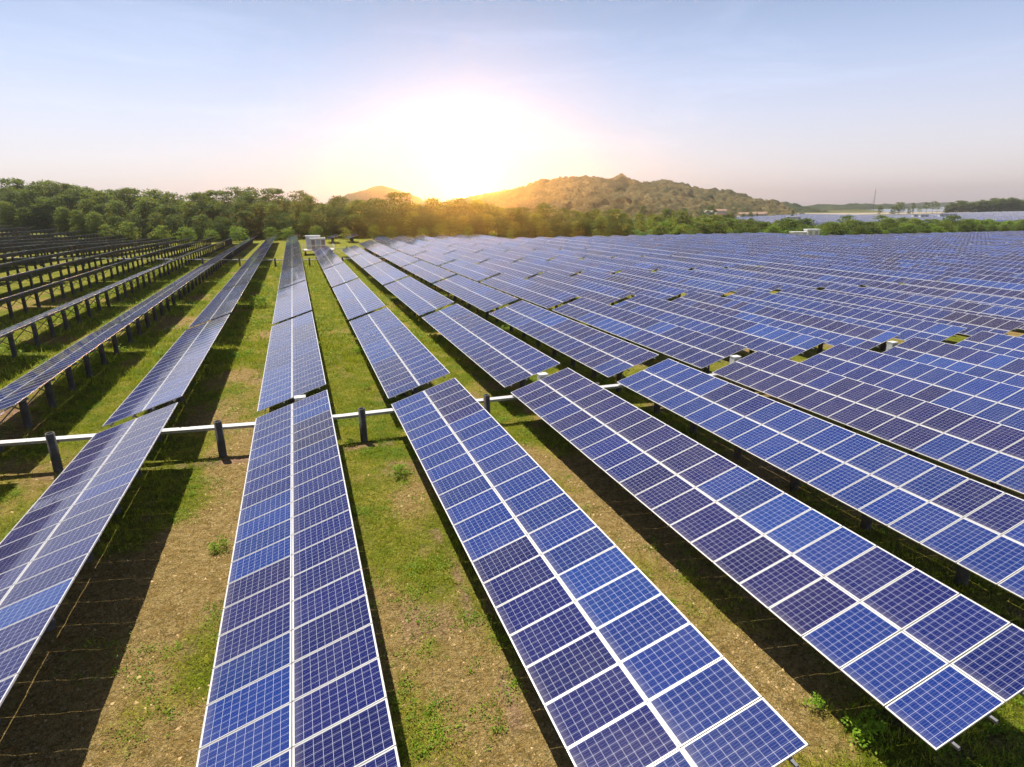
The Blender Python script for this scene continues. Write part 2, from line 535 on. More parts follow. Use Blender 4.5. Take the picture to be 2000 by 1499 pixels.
FR, MW, ML = .012, .984, 1.640    # frame lip, module width (along row), length
# one module: origin at its centre on the top plane, local x along slope, local y along row
def uv_box():
    hw, hl = MW / 2 - FR, ML / 2 - FR
    return hw, hl
def module_laminate():
    hw, hl = uv_box()
    V = np.array([(-hl, -hw, -.005), (hl, -hw, -.005), (hl, hw, -.005), (-hl, hw, -.005)])
    uv = []
    for x, y, z in V: uv.append((y / CELL + 3.0, x / CELL + 5.0))
    me = np_mesh('laminate', V, np.array([[0, 1, 2, 3]]), M_CELL, uvs=uv)
    return me
def frame_into(b, x0=0, y0=0, mi=0, back=1):
    a, c = ML / 2, MW / 2
    b.box(x0 - a, x0 + a, y0 - c, y0 - c + FR, -.035, 0, mi)
    b.box(x0 - a, x0 + a, y0 + c - FR, y0 + c, -.035, 0, mi)
    b.box(x0 - a, x0 - a + FR, y0 - c + FR, y0 + c - FR, -.035, 0, mi)
    b.box(x0 + a - FR, x0 + a, y0 - c + FR, y0 + c - FR, -.035, 0, mi)
    e = FR - .002
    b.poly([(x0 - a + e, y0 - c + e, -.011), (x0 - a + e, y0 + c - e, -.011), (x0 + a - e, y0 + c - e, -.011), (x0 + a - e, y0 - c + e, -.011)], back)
def module_frame():
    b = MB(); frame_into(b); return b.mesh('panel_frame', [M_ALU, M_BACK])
ME_LAM, ME_FRAME = module_laminate(), module_frame()
def module_single():
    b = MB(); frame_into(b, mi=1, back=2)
    hw, hl = uv_box()
    b.poly([(-hl, -hw, -.005), (hl, -hw, -.005), (hl, hw, -.005), (-hl, hw, -.005)], 0)
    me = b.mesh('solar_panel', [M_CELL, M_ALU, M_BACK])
    uv = me.uv_layers.new(name='uv')
    dat = np.zeros((len(me.loops), 2), np.float32)
    for li, l in enumerate(me.loops):
        co = me.vertices[l.vertex_index].co
        dat[li] = (co.y / CELL + 3.0, co.x / CELL + 5.0)
    uv.data.foreach_set('uv', dat.ravel())
    return me
ME_MOD = module_single()
def array_mesh(seed):
    """all the modules of one far table in one sheet, each with its own frame lines and tint"""
    r = np.random.default_rng(seed)
    V = []; Qs = []; C = []; UV = []; MI = []
    base = r.choice([0, 1, 2, 5])
    hw, hl = uv_box()
    for s in (-1, 1):
        tints = tint_run(r, NMOD, base)
        for i in range(NMOD):
            cx = s * PW / 2; cyy = -(i + .5) * PM
            k = len(V)
            a, c = ML / 2, MW / 2
            for (x, y) in ((-a, -c), (a, -c), (a, c), (-a, c)): V.append((cx + x, cyy + y, -.004)); C.append((*tints[i], r.random()))
            Qs.append((k, k + 1, k + 2, k + 3)); MI.append(0)
            UV += [((y) / CELL * 1.0 + 3.0, x / CELL + 5.0) for (x, y) in ((-a, -c), (a, -c), (a, c), (-a, c))]
    # underside and rim of the sheet
    k = len(V)
    W2 = PW + .0
    for z in (-.045, -.006):
        for (x, y) in ((-W2, -TL), (W2, -TL), (W2, 0), (-W2, 0)): V.append((x, y, z)); C.append((0, 0, 0, 0))
    for q in ((0, 3, 2, 1), (0, 1, 5, 4), (1, 2, 6, 5), (2, 3, 7, 6), (3, 0, 4, 7)):
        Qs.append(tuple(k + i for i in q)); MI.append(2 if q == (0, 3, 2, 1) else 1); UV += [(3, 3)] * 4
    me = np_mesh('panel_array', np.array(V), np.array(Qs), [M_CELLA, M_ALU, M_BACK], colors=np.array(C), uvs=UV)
    me.polygons.foreach_set('material_index', MI)
    return me

# rack pieces, in table coordinates (x along slope, y down the row, z normal) unless vertical
POSTY = [-(1.55 + 3.187 * i) for i in range(7)]
def purlin_mesh():
    b = MB(); b.box(-.025, .025, -TL - .13, .13, -.115, -.042); return b.mesh('purlin', M_RACK)
ME_PURLIN = purlin_mesh()
PURX = (-1.30, -.40, .42, 1.30)
def rafter_mesh():
    b = MB(); b.box(-1.50, 1.50, -.03, .03, -.215, -.117); return b.mesh('rafter', M_RACK)
ME_RAFTER = rafter_mesh()
def post_mesh(h=1.62):
    b = MB(); b.tube((0, 0, -.6), (0, 0, h), .165, .155, 14); return b.mesh('post', M_CONC, False)
POST_H = HC - .34
ME_POST = post_mesh(POST_H)
for p in ME_POST.polygons:
    if abs(p.normal.z) < .5: p.use_smooth = True
def brace_mesh():
    b = MB()
    def w(xs, zn=-.2): return (xs * CT - zn * ST, 0, HC + xs * ST + zn * CT)
    for s in (-1, 1):
        t = w(s * 1.05, -.215)
        b.beam((s * .15, 0, 1.0 + .1 * s), t, .05, .05, 0, (0, 1, 0))
    b.tube((0, 0, POST_H - .16), (0, 0, POST_H - .08), .175, .175, 14)
    b.box(-.09, .09, -.09, .09, POST_H + .003, HC - .20)
    return b.mesh('brace', M_RACK)
ME_BRACE = brace_mesh()
def rack_mesh(posts):
    """far tables: posts and rack in one low mesh"""
    b = MB()
    rot = Matrix.Translation((0, 0, HC)) @ Matrix.Rotation(-TH, 4, 'Y')
    for x in PURX: b.box(x - .025, x + .025, -TL - .1, .1, -.115, -.046, 0, rot)
    for y in POSTY:
        b.box(-1.5, 1.5, y - .03, y + .03, -.215, -.117, 0, rot)
        if posts: b.tube((0, y, -.6), (0, y, POST_H), .16, .16, 7, 1)
    return b.mesh('rack', [M_RACK, M_CONC])
ME_RACKP = rack_mesh(True); ME_RACK = rack_mesh(False)

ORD = ['first', 'second', 'third', 'fourth', 'fifth', 'sixth', 'seventh', 'eighth', 'ninth', 'tenth']
def nth(i):
    if i <= 10: return ORD[i - 1]
    return '%d%s' % (i, 'th' if 10 < i % 100 < 14 else {1: 'st', 2: 'nd', 3: 'rd'}.get(i % 10, 'th'))
def row_words(r):
    if r == 1: return 'the row ending at the white station'
    if r > 1: return 'the %s row right of the station row' % nth(r - 1)
    return 'the %s row left of the station row' % nth(1 - r)

def row_last(r):
    """index of the last table of a row (None = whole)"""
    if r <= -9: return 9
    if r <= 0: return 8
    if r in (1, 2): return 5
    if r == 3: return 6
    if r <= 9: return 7
    if r <= 24: return 6
    return 5
tables = []
def visible(P):
    x, y, z = project(P)
    return z > 2 and -70 < x < 2070 and 300 < y < 1580
for r in range(-22, 47):
    for k in range(0, row_last(r) + 1):
        yfar = rowy0(r) if k == 0 else rowy0(r) + .95 + (k - 1) * TPITCH + TL
        xc = rowx(r)
        ok = False
        for fy in np.linspace(0, 1, 12):
            for v in (-1, 1):
                xx = xc + v * PW * CT; yy = yfar - fy * TL
                zz = gh(xc, yfar - TL / 2) + HC + v * PW * ST
                if visible((xx, yy, zz)): ok = True
        if ok: tables.append((r, k, xc, yfar))
# the short end tables beside the station
SHORT = [(2, 7.4, 208), (3, 8.6, 210)]
print('tables', len(tables))

ntab = 0
def make_table(r, k, xc, yfar, nmod=NMOD):
    global ntab
    ymid = yfar - TL / 2
    gz0 = float(gh(xc, yfar)); gz1 = float(gh(xc, yfar - TL))
    slope = math.atan2(gz0 - gz1, TL)
    root = empty('solar_table', (xc, yfar, gz0))
    root.rotation_euler = (slope, 0, 0)
    set_props(root, 'blue solar table, %s from the front in %s' % (nth(k + 1), row_words(r)),
              'solar table', 'solar tables standing in parallel rows')
    rr = np.random.default_rng(1000 + r * 37 + k)
    dist = math.hypot(xc, ymid)
    base = int(rr.choice([0, 1, 2, 5]))
    if (r, k) in ((2, 0),): base = 0
    if (r, k) in ((1, 0), (3, 0)): base = 2
    if (r, k) in ((0, 0),): base = 5
    near = dist < 40
    mid = dist < 92
    Ry = Matrix.Rotation(-TH, 4, 'Y')
    e = Ry.to_euler()
    if near or mid:
        for s in (-1, 1):
            ts = tint_run(rr, NMOD, base)
            for i in range(NMOD):
                cx = s * PW / 2
                p = Ry @ Vector((cx, -(i + .5) * PM, 0)) + Vector((0, 0, HC))
                # near modules: laminate with its frame as a sub-part
                o = bpy.data.objects.new('solar_panel', ME_LAM if near else ME_MOD)
                o.location = p
                o.rotation_euler = (e.x + rr.normal(0, .0016), e.y + rr.normal(0, .0016), 0)
                o.color = (*ts[i], rr.random())
                link(o, root)
                if near: link(bpy.data.objects.new('panel_frame', ME_FRAME), o)
        for x in PURX:
            o = bpy.data.objects.new('purlin', ME_PURLIN)
            o.location = Ry @ Vector((x, 0, 0)) + Vector((0, 0, HC)); o.rotation_euler = e
            link(o, root)
        for y in POSTY:
            o = bpy.data.objects.new('post', ME_POST); o.location = (0, y, 0); link(o, root)
            o = bpy.data.objects.new('rafter', ME_RAFTER); o.location = (0, y, HC); o.rotation_euler = e; link(o, root)
            o = bpy.data.objects.new('brace', ME_BRACE); o.location = (0, y, 0); link(o, root)
    else:
        o = bpy.data.objects.new('panel_array', array_mesh(5000 + r * 37 + k) )
        o.location = (0, 0, HC); o.rotation_euler = e; link(o, root)
        if r < 0 and ymid < 190:
            link(bpy.data.objects.new('rack', ME_RACK), root)
            for y in POSTY:
                o = bpy.data.objects.new('post', ME_POST); o.location = (0, y, 0); link(o, root)
        else:
            link(bpy.data.objects.new('rack', ME_RACKP), root)
    ntab += 1
    return root
for t in tables: make_table(*t)

# two short tables beyond the station
def short_array(n, seed):
    global NMOD, TL
    o1, o2 = NMOD, TL
    NMOD = n; TL = n * PM
    me = array_mesh(seed)
    NMOD, TL = o1, o2
    return me
for idx, (r, n, yf) in enumerate([(2, 12, 208.0), (3, 12, 210.0)]):
    xc = rowx(r)
    root = empty('solar_table', (xc, yf, float(gh(xc, yf))))
    set_props(root, ['short solar table just behind the white platform station', 'short solar table standing alone before the trees, one row right of the station'][idx],
              'solar table', 'short solar tables at the wood edge')
    o = bpy.data.objects.new('panel_array', short_array(n, 77 + idx)); o.location = (0, 0, HC); o.rotation_euler = (0, -TH, 0); link(o, root)
    b = MB()
    for y in (-1.2, -4.4, -7.6, -10.8): b.tube((0, y, -.5), (0, y, POST_H), .16, .16, 8)
    for i, y in enumerate((-1.2, -4.4, -7.6, -10.8)):
        o = bpy.data.objects.new('post', ME_POST); o.location = (0, y, 0); link(o, root)
    b = MB()
    rot = Matrix.Translation((0, 0, HC)) @ Matrix.Rotation(-TH, 4, 'Y')
    for x in PURX: b.box(x - .025, x + .025, -n * PM - .1, .1, -.115, -.046, 0, rot)
    link(bpy.data.objects.new('rack', b.mesh('rack', M_RACK)), root)

# ------------------------------------------------------------------ cable trays
def cable_tray(y0, xa, xb, posts, label, dy=-.35):
    root = empty('cable_tray', (xa, y0, float(gh(xa, y0))))
    set_props(root, label, 'cable tray', 'cable trays on concrete posts')
    # channel follows the ground in one bent piece
    xs = np.arange(xa, xb + .01, 2.99)
    zt = 1.24
    g0 = float(gh(xa, y0))
    V = []; Fq = []
    sec = [(-.18, -.10), (-.18, 0), (.18, 0), (.18, -.10)]
    b = MB()
    for i in range(len(xs) - 1):
        x0, x1 = xs[i] - xa, xs[i + 1] - xa
        z0, z1 = float(gh(xs[i], y0)) - g0 + zt, float(gh(xs[i + 1], y0)) - g0 + zt
        P = [(x0, a, z0 + c) for a, c in sec]; Q2 = [(x1, a, z1 + c) for a, c in sec]
        for j in range(4):
            jj = (j + 1) % 4
            b.poly([P[j], P[jj], Q2[jj], Q2[j]])
    obj('tray_channel', b.mesh('tray_channel', M_STEEL), root)
    b = MB()
    for i in range(len(xs) - 1):      # lid a little wider, with joints
        x0, x1 = xs[i] - xa + .006, xs[i + 1] - xa - .006
        z0, z1 = float(gh(xs[i], y0)) - g0 + zt + .006, float(gh(xs[i + 1], y0)) - g0 + zt + .006
        for (ya, yb, h0, h1) in ((-.195, .195, 0, .014),):
            P = [(x0, ya, z0 + h0), (x0, yb, z0 + h0), (x0, yb, z0 + h1), (x0, ya, z0 + h1)]
            Q2 = [(x1, ya, z1 + h0), (x1, yb, z1 + h0), (x1, yb, z1 + h1), (x1, ya, z1 + h1)]
            for j in range(4):
                jj = (j + 1) % 4
                b.poly([P[j], P[jj], Q2[jj], Q2[j]])
            b.poly(P[::-1]); b.poly(Q2)
    obj('tray_lid', b.mesh('tray_lid', M_ALU), root)
    bb = MB(); bb.tube((0, 0, -.5), (0, 0, 1.60), .165, .16, 16, 0, True, hollow=.72)
    mp = bb.mesh('post', M_CONC, True)
    br = MB(); br.tube((0, 0, 1.603), (0, 0, 1.625), .168, .168, 16, 0, False, hollow=.70)
    for p in posts:
        g = float(gh(p, y0)) - g0
        o = obj('post', mp, root, (p - xa, dy, g))
        b2 = MB(); b2.box(-.03, .03, .16, .54, 1.05, 1.13)
        obj('bracket', b2.mesh('bracket', M_STEEL), o)
    return root
cable_tray(27.30, -34.7, 43.0, [rowx(r) + 2.97 for r in range(-6, 8)], 'galvanised cable tray crossing the near panel rows on hollow concrete posts')
cable_tray(120.6, -46.0, 24.0, [rowx(r) + 2.97 for r in range(-7, 4)], 'thin cable tray crossing the lanes in the distance before the white station')
cable_tray(153.5, 9.2, 21.5, [11.5, 17.0], 'short cable tray running from the white station towards the trees')

# ------------------------------------------------------------------ inverter boxes in the gaps
def inverter_box(r, k, label, dx=.36, dy=.0):
    x = rowx(r) + dx
    y = (rowy0(r) + .95 * .5) + k * TPITCH + dy
    root = empty('inverter_box', (x, y, float(gh(x, y))))
    set_props(root, label, 'inverter box', 'white inverter boxes in the gaps between tables')
    b = MB(); b.box(-.23, .23, -.19, .19, 1.36, 2.06); obj('housing', b.mesh('housing', M_WHITE), root)
    b = MB(); b.box(-.25, .25, -.21, .21, 2.063, 2.09); obj('lid', b.mesh('lid', M_WHITE), root)
    b = MB(); b.box(-.18, .18, -.20, -.193, 1.42, 1.98); obj('front_panel', b.mesh('front_panel', M_DOOR), root)
    b = MB()
    for xx in (-.16, .16): b.box(xx - .03, xx + .03, -.03, .03, -.3, 1.357)
    obj('stand', b.mesh('stand', M_STEEL), root)
    b = MB()
    for i in range(3): b.tube((-.06 + .06 * i, 0, 1.35), (-.06 + .06 * i, -.1, .1), .012, .012, 6)
    obj('cable', b.mesh('cable', M_DARKSTEEL), root)
for r, w in ((0, 'white inverter box peeking out of the gap in the row left of the station row'),
             (2, 'white inverter box beside the near tray, between two tables right of the lane'),
             (4, 'white inverter box standing in a green gap, its whole side lit'),
             (6, 'white inverter box in the gap farthest along the near tray line')):
    inverter_box(r, 0, w)

# ------------------------------------------------------------------ stations
def station(loc, rz, label, s=1.0, pair=True):
    root = empty('inverter_station', loc, rz)
    set_props(root, label, 'inverter station')
    root.scale = (s, s, s)
    b = MB(); b.box(-3.6, 3.6, -2.6, 3.6, 1.0, 1.18); obj('platform', b.mesh('platform', M_WALLH), root)
    b = MB()
    for x in (-3.0, 0, 3.0):
        for y in (-2.2, 3.0): b.tube((x, y, -.6), (x, y, 1.0), .17, .17, 10)
    obj('pier', b.mesh('pier', M_CONC), root)
    def cabinet(x0, x1, y0, y1, h, doors, vents):
        b = MB(); b.box(x0, x1, y0, y1, 1.183, 1.18 + h)
        c = obj('cabinet', b.mesh('cabinet', M_GREYP), root)
        b = MB(); b.box(x0 - .12, x1 + .12, y0 - .15, y1 + .15, 1.18 + h + .003, 1.18 + h + .22)
        obj('roof', b.mesh('roof', M_WHITE), c)
        for dx in doors:
            b = MB(); b.box(dx - .42, dx + .42, y0 - .035, y0 - .003, 1.3, 1.18 + h - .15)
            obj('door', b.mesh('door', M_DOOR), c)
        for vx in vents:
            b = MB()
            for z in np.arange(1.5, 1.18 + h - .3, .16): b.box(vx - .4, vx + .4, y0 - .05, y0 - .006, z, z + .09)
            obj('vent', b.mesh('vent', M_WALLD), c)
    cabinet(-1.7, 1.6, -1.4, .6, 2.4, (0.0,), (-1.1, 1.1))
    cabinet(-2.6, .6, 1.2, 3.0, 2.9, (-1.0,), (.1,))
    b = MB()
    for z in (1.65, 2.1, 2.3):
        for (a, c) in (((-3.5, -2.5), (3.5, -2.5)), ((-3.5, -2.5), (-3.5, 3.5)), ((3.5, -2.5), (3.5, 3.5))):
            b.tube((*a, z), (*c, z), .035, .035, 6)
    for x in np.linspace(-3.5, 3.5, 6): b.tube((x, -2.5, 1.18), (x, -2.5, 2.3), .03, .03, 6)
    for y in np.linspace(-1.3, 3.5, 5):
        for x in (-3.5, 3.5): b.tube((x, y, 1.18), (x, y, 2.3), .03, .03, 6)
    obj('railing', b.mesh('railing', M_WHITE), root)
    b = MB()
    for i in range(4): b.box(3.61 + i * .28, 3.61 + i * .28 + .26, -2.2, -1.2, .85 - i * .22, .9 - i * .22)
    obj('stair', b.mesh('stair', M_STEEL), root)
    return root
px = on_z(615, 484, 1.0)
station((4.9, 151.5, float(gh(5, 151))), 0, 'white railed inverter station on a raised platform at the end of its row', 1.0)

def cabin(loc, rz, label, w, d, h, roofc=M_WHITE, windows=True):
    root = empty('equipment_cabin', loc, rz)
    set_props(root, label, 'equipment cabin')
    b = MB(); b.box(-w / 2, w / 2, -d / 2, d / 2, -.5, h); obj('wall', b.mesh('wall', M_WHITE), root)
    b = MB(); b.box(-w / 2 - .2, w / 2 + .2, -d / 2 - .2, d / 2 + .2, h + .003, h + .22); obj('roof', b.mesh('roof', roofc), root)
    for dx in (-w * .25, w * .25):
        b = MB(); b.box(dx - .45, dx + .45, -d / 2 - .03, -d / 2 - .003, .2, h - .3); obj('door', b.mesh('door', M_DOOR), root)
    b = MB(); b.box(w / 2 + .003, w / 2 + .03, -d * .35, d * .35, .5, h - .3); obj('vent', b.mesh('vent', M_WINDOWG), root)
    return root
def ground_at(px_, py_):
    z = 0.0
    for _ in range(6):
        p = on_z(px_, py_, z); z = float(gh(p[0], p[1]))
    return p
for (x, y, D, w, d, h, lab) in ((1592, 457, 0, 3.6, 3.4, 2.9, 'white cabin with louvred side just behind the last panel row'),
                               (1567, 458, 0, 4.6, 3.0, 2.1, 'lower pale cabin beside the taller white one behind the panels')):
    Yb = 153.0 if w < 4 else 155.0
    dd = ray(x, 400); t = dd[0] / dd[1]
    cabin((t * Yb, Yb, float(gh(t * Yb, Yb)) + (.6 if w < 4 else .6)), R(-25), lab, w, d, h)

# ------------------------------------------------------------------ trees
def leaf_quads(C, S, nrm_bias=.5, r=rng, flat=1.0):
    """leaf cards: centres C (n,3), sizes S (n,)"""
    n = len(C)
    N_ = r.normal(size=(n, 3)); N_[:, 2] = np.abs(N_[:, 2]) + nrm_bias
    N_ /= np.linalg.norm(N_, axis=1)[:, None]
    A = np.cross(N_, r.normal(size=(n, 3))); A /= np.linalg.norm(A, axis=1)[:, None]
    B = np.cross(N_, A)
    A = A * S[:, None] * .5; B = B * S[:, None] * .30 * flat
    P = np.stack([C - A, C + B * .9 - A * .1, C + A, C - B * .9 + A * .1], 1).reshape(-1, 3)
    return P, np.arange(4 * n).reshape(-1, 4)

def crown_mesh(name, h0, h1, rad, ncl, nleaf, leaf, m, seed, shape='broad', clr=1.25):
    r = np.random.default_rng(seed)
    Cs = []
    H = h1 - h0
    for i in range(ncl):
        t = r.random() ** .8
        if shape == 'broad': rr = rad * math.sqrt(max(.05, 1 - (abs(t - .42) / .62) ** 2.2))
        elif shape == 'cone': rr = rad * (1.02 - t) ** .75
        else: rr = rad * math.sqrt(max(.08, 1 - t ** 2.2))
        a = r.uniform(0, 2 * math.pi); q = rr * math.sqrt(r.uniform(.18, 1)) * r.uniform(.8, 1.12)
        c = np.array([q * math.cos(a), q * math.sin(a), h0 + t * H])
        k = int(nleaf * r.uniform(.6, 1.4))
        s = r.uniform(.7, 1.3) * clr
        P = r.normal(size=(k, 3)) * np.array([s * .60, s * .60, s * .17]) + c
        P[:, 2] -= .12 * (np.hypot(P[:, 0] - c[0], P[:, 1] - c[1])) ** 1.5
        Cs.append(P)
    Cs = np.concatenate(Cs)
    S = leaf * r.uniform(.6, 1.35, len(Cs))
    P, Qd = leaf_quads(Cs, S, .7, r)
    return np_mesh(name, P, Qd, m)
def trunk_mesh(h, r0, seed, limbs=5, spread=2.5):
    r = random.Random(seed)
    b = MB()
    p = Vector((0, 0, -.3)); rad = r0
    n = 5
    pts = [p.copy()]
    for i in range(n):
        q = p + Vector((r.uniform(-.18, .18), r.uniform(-.18, .18), (h + .3) / n))
        b.tube(p, q, rad, rad * .78, 7, cap=False); p = q; rad *= .78; pts.append(p.copy())
    for i in range(limbs):
        k = r.randint(2, n - 1); a = r.uniform(0, 6.28); L = r.uniform(.5, 1.0) * spread
        s = pts[k]
        b.tube(s, s + Vector((math.cos(a) * L, math.sin(a) * L, L * .75)), r0 * .35, r0 * .10, 5)
    return b.mesh('trunk', M_BARK, True)

KINDS = {}
def tree_kind(key, variants):
    KINDS[key] = variants
tree_kind('wood', [(trunk_mesh(11, .22, 10 + i, 6, 3), crown_mesh('crown', .6, 14.2 + (i % 3) * 1.0, 5.1 + (i % 2) * .6, 160, 26, .68, (M_LEAF, M_LEAF2, M_LEAF)[i % 3], 40 + i, ('broad', 'cap', 'broad')[i % 3], 1.5)) for i in range(6)])
tree_kind('edge', [(trunk_mesh(4, .12, 20 + i, 5, 1.5), crown_mesh('crown', .5, 6.2 + i * .5, 3.0, 60, 22, .55, (M_LEAF3, M_LEAF2)[i % 2], 60 + i, 'broad', 1.15)) for i in range(4)])
tree_kind('shrub', [(trunk_mesh(2, .08, 30 + i, 4, 1.0), crown_mesh('crown', .2, 3.4 + i * .5, 2.9, 90, 24, .44, (M_LEAF3, M_LEAF, M_LEAF2, M_LEAF)[i], 80 + i, 'cap', .95)) for i in range(4)])
tree_kind('far', [(trunk_mesh(8, .3, 35 + i, 5, 3), crown_mesh('crown', 2.0, 14 + i, 5.0, 70, 24, 1.0, (M_LEAF, M_LEAF)[i % 2], 90 + i, 'broad', 1.8)) for i in range(3)])
tree_kind('airy', [(trunk_mesh(9, .3, 38 + i, 7, 4), crown_mesh('crown', 5.0, 14 + i, 6.0, 34, 22, 1.0, M_LEAF, 94 + i, 'broad', 1.7)) for i in range(2)])
ntree = 0
def plant(key, x, y, s, label, group, name='tree', cat='tree', var=None, zoff=0.0, sz=1.0):
    global ntree
    vs_ = KINDS[key]; tm, cm = vs_[random.randrange(len(vs_)) if var is None else var]
    root = empty(name, (x, y, float(gh(x, y)) - .1 + zoff), random.uniform(0, 6.28))
    root.scale = (s, s, s * sz)
    set_props(root, label, cat, group)
    link(bpy.data.objects.new('trunk' if name != 'shrub' else 'stem', tm), root)
    link(bpy.data.objects.new('crown', cm), root)
    ntree += 1
    return root

# wood edge polyline (x, y) with tree height
def edge_pts(poly, step):
    out = []
    for (a, b) in zip(poly[:-1], poly[1:]):
        L = math.hypot(b[0] - a[0], b[1] - a[1]); n = max(1, int(L / step))
        for i in range(n):
            t = (i + random.uniform(.2, .8)) / n
            out.append([a[j] + (b[j] - a[j]) * t for j in range(len(a))])
    return out
# x, y, height scale
E1 = [(-190, 285, 1.1), (-150, 268, 1.05), (-95, 256, 1.02), (-45, 236, 1.06), (0, 232, 1.03), (20, 232, 1.0)]
for row, (dy, ds) in enumerate(((0, .58), (7, .80), (15, .96), (25, 1.06))):
    for p in edge_pts(E1, 6.0 + row * .5):
        plant('wood', p[0] + random.uniform(-1.5, 1.5), p[1] + dy + random.uniform(-2, 2), p[2] * ds * random.uniform(.93, 1.06),
              'tall dark green tree in the dense wood behind the far left rows', 'trees of the dense wood')
E2 = [(20, 230, .92), (45, 226, .84), (75, 206, .72), (100, 192, .62), (125, 192, .52), (160, 192, .44), (190, 190, .34)]
for row, (dy, ds) in enumerate(((0, .60), (8, .82), (17, 1.02), (27, 1.12))):
    for p in edge_pts(E2, 5.6 + row * .4):
        plant('wood', p[0] + random.uniform(-1.5, 1.5), p[1] + dy + random.uniform(-2, 2), p[2] * 1.25 * ds * random.uniform(.85, 1.12), sz=.8, label=
              'golden lit tree in the belt of trees below the sky glow', group='trees of the sunlit belt')
# young trees and bushes in front of the wood
E3 = [(-60, 229, 1.0), (-20, 224, .9), (12, 222, .9), (22, 218, .8), (60, 209, .6), (75, 196, .6)]
for p in edge_pts(E3, 7.5):
    plant('edge', p[0], p[1] + random.uniform(-1.5, 2), p[2] * random.uniform(.6, 1.1), 'low bright green sapling at the foot of the wood behind the tables', 'saplings along the wood edge', 'sapling', 'sapling')
# hedge on the right behind the last row
E4 = [(112, 178, 1.45), (150, 171, 1.3), (168, 158, 1.15), (200, 158, 1.1), (250, 170, 1.1), (300, 180, 1.1)]
for row, (dy, ds) in enumerate(((0, .85), (9, 1.0), (19, 1.08), (30, 1.12))):
    for p in edge_pts(E4, 6.4 + row):
        plant('shrub', p[0] + dy * .45 + random.uniform(-2, 2), p[1] + dy + random.uniform(-2.5, 2.5), p[2] * ds * random.uniform(.8, 1.25),
              'rounded green bush in the broad hedge between the two panel fields', 'bushes of the hedge', 'shrub', 'bush')
print('trees', ntree)

# the closed canopy behind the first trees, and the low growth under the hedge
def dome_field(name, x0, x1, y0, y1, step, cell, hfun, c0, c1, label, cat, seed, mt=M_CANOPY, kind='stuff', rough=1.0):
    xs = np.arange(x0, x1, step); ys = np.arange(y0, y1, step)
    X, Y = np.meshgrid(xs, ys)
    hgt = hfun(X, Y)
    d, idv = domes(X, Y, cell, seed)
    n = fbm(X / cell * 2.6, Y / cell * 2.6, seed + 3, 4)
    amp = np.minimum(cell * .55, np.maximum(hgt, 0))
    Z = gh(X, Y) + hgt - amp + amp * d + (n - .5) * cell * .28 * (hgt > .3) * rough
    Z = np.where(hgt <= .3, gh(X, Y) - 1.0, Z)
    V = np.stack([X.ravel(), Y.ravel(), Z.ravel()], 1)
    c = np.asarray(c0)[None] * (1 - idv.ravel()[:, None]) + np.asarray(c1)[None] * idv.ravel()[:, None]
    c = c * (.75 + .5 * n.ravel()[:, None])
    cc = np.concatenate([c, np.ones((len(c), 1))], 1)
    nx, ny = len(xs), len(ys)
    I = (np.arange(ny - 1)[:, None] * nx + np.arange(nx - 1)[None, :]).ravel()
    Q = np.stack([I, I + 1, I + nx + 1, I + nx], 1)
    keep = (hgt.ravel()[Q] > .3).any(1)
    o = obj(name, np_mesh(name, V, Q[keep], mt, True, cc))
    set_props(o, label, cat, kind=kind)
    return o
def wood_h(X, Y):
    e1 = np.interp(X, [p[0] for p in E1], [p[1] for p in E1]) + 26
    hh = np.interp(X, [-150, 0, 20, 60], [15.5, 13.5, 12, 9])
    return np.where((Y > e1) & (X < 60), hh * sstep(0, 8, Y - e1), 0)
dome_field('woodland', -330, 60, 250, 470, 1.6, 7, wood_h, (.035, .07, .016), (.10, .15, .03), 'closed dark green canopy of the wood beyond its front trees', 'woodland', 3)
def belt_h(X, Y):
    e = np.interp(X, [p[0] for p in E2], [p[1] for p in E2]) + 18
    hh = np.interp(X, [20, 60, 100, 130, 190, 330], [9.5, 7.5, 5.2, 4.2, 2.6, 1.6])
    return np.where((Y > e) & (X > 20), hh * sstep(0, 8, Y - e) * (1 - sstep(60, 110, Y - e)), 0)
dome_field('thicket', 20, 330, 200, 340, 1.5, 6, belt_h, (.06, .09, .018), (.14, .17, .03), 'tangled green thicket between the sunlit belt and the hill', 'thicket', 13)
def hedge_h(X, Y):
    e = np.interp(X, [p[0] for p in E4], [p[1] for p in E4])
    return np.where((Y > e - 1) & (Y < e + 44) & (X > 112), 3.0 * sstep(-1, 3, Y - e) * (1 - sstep(36, 44, Y - e)), 0)
dome_field('undergrowth', 112, 380, 155, 240, .9, 3.2, hedge_h, (.035, .075, .012), (.09, .15, .02), 'low green undergrowth filling the hedge', 'undergrowth', 23)

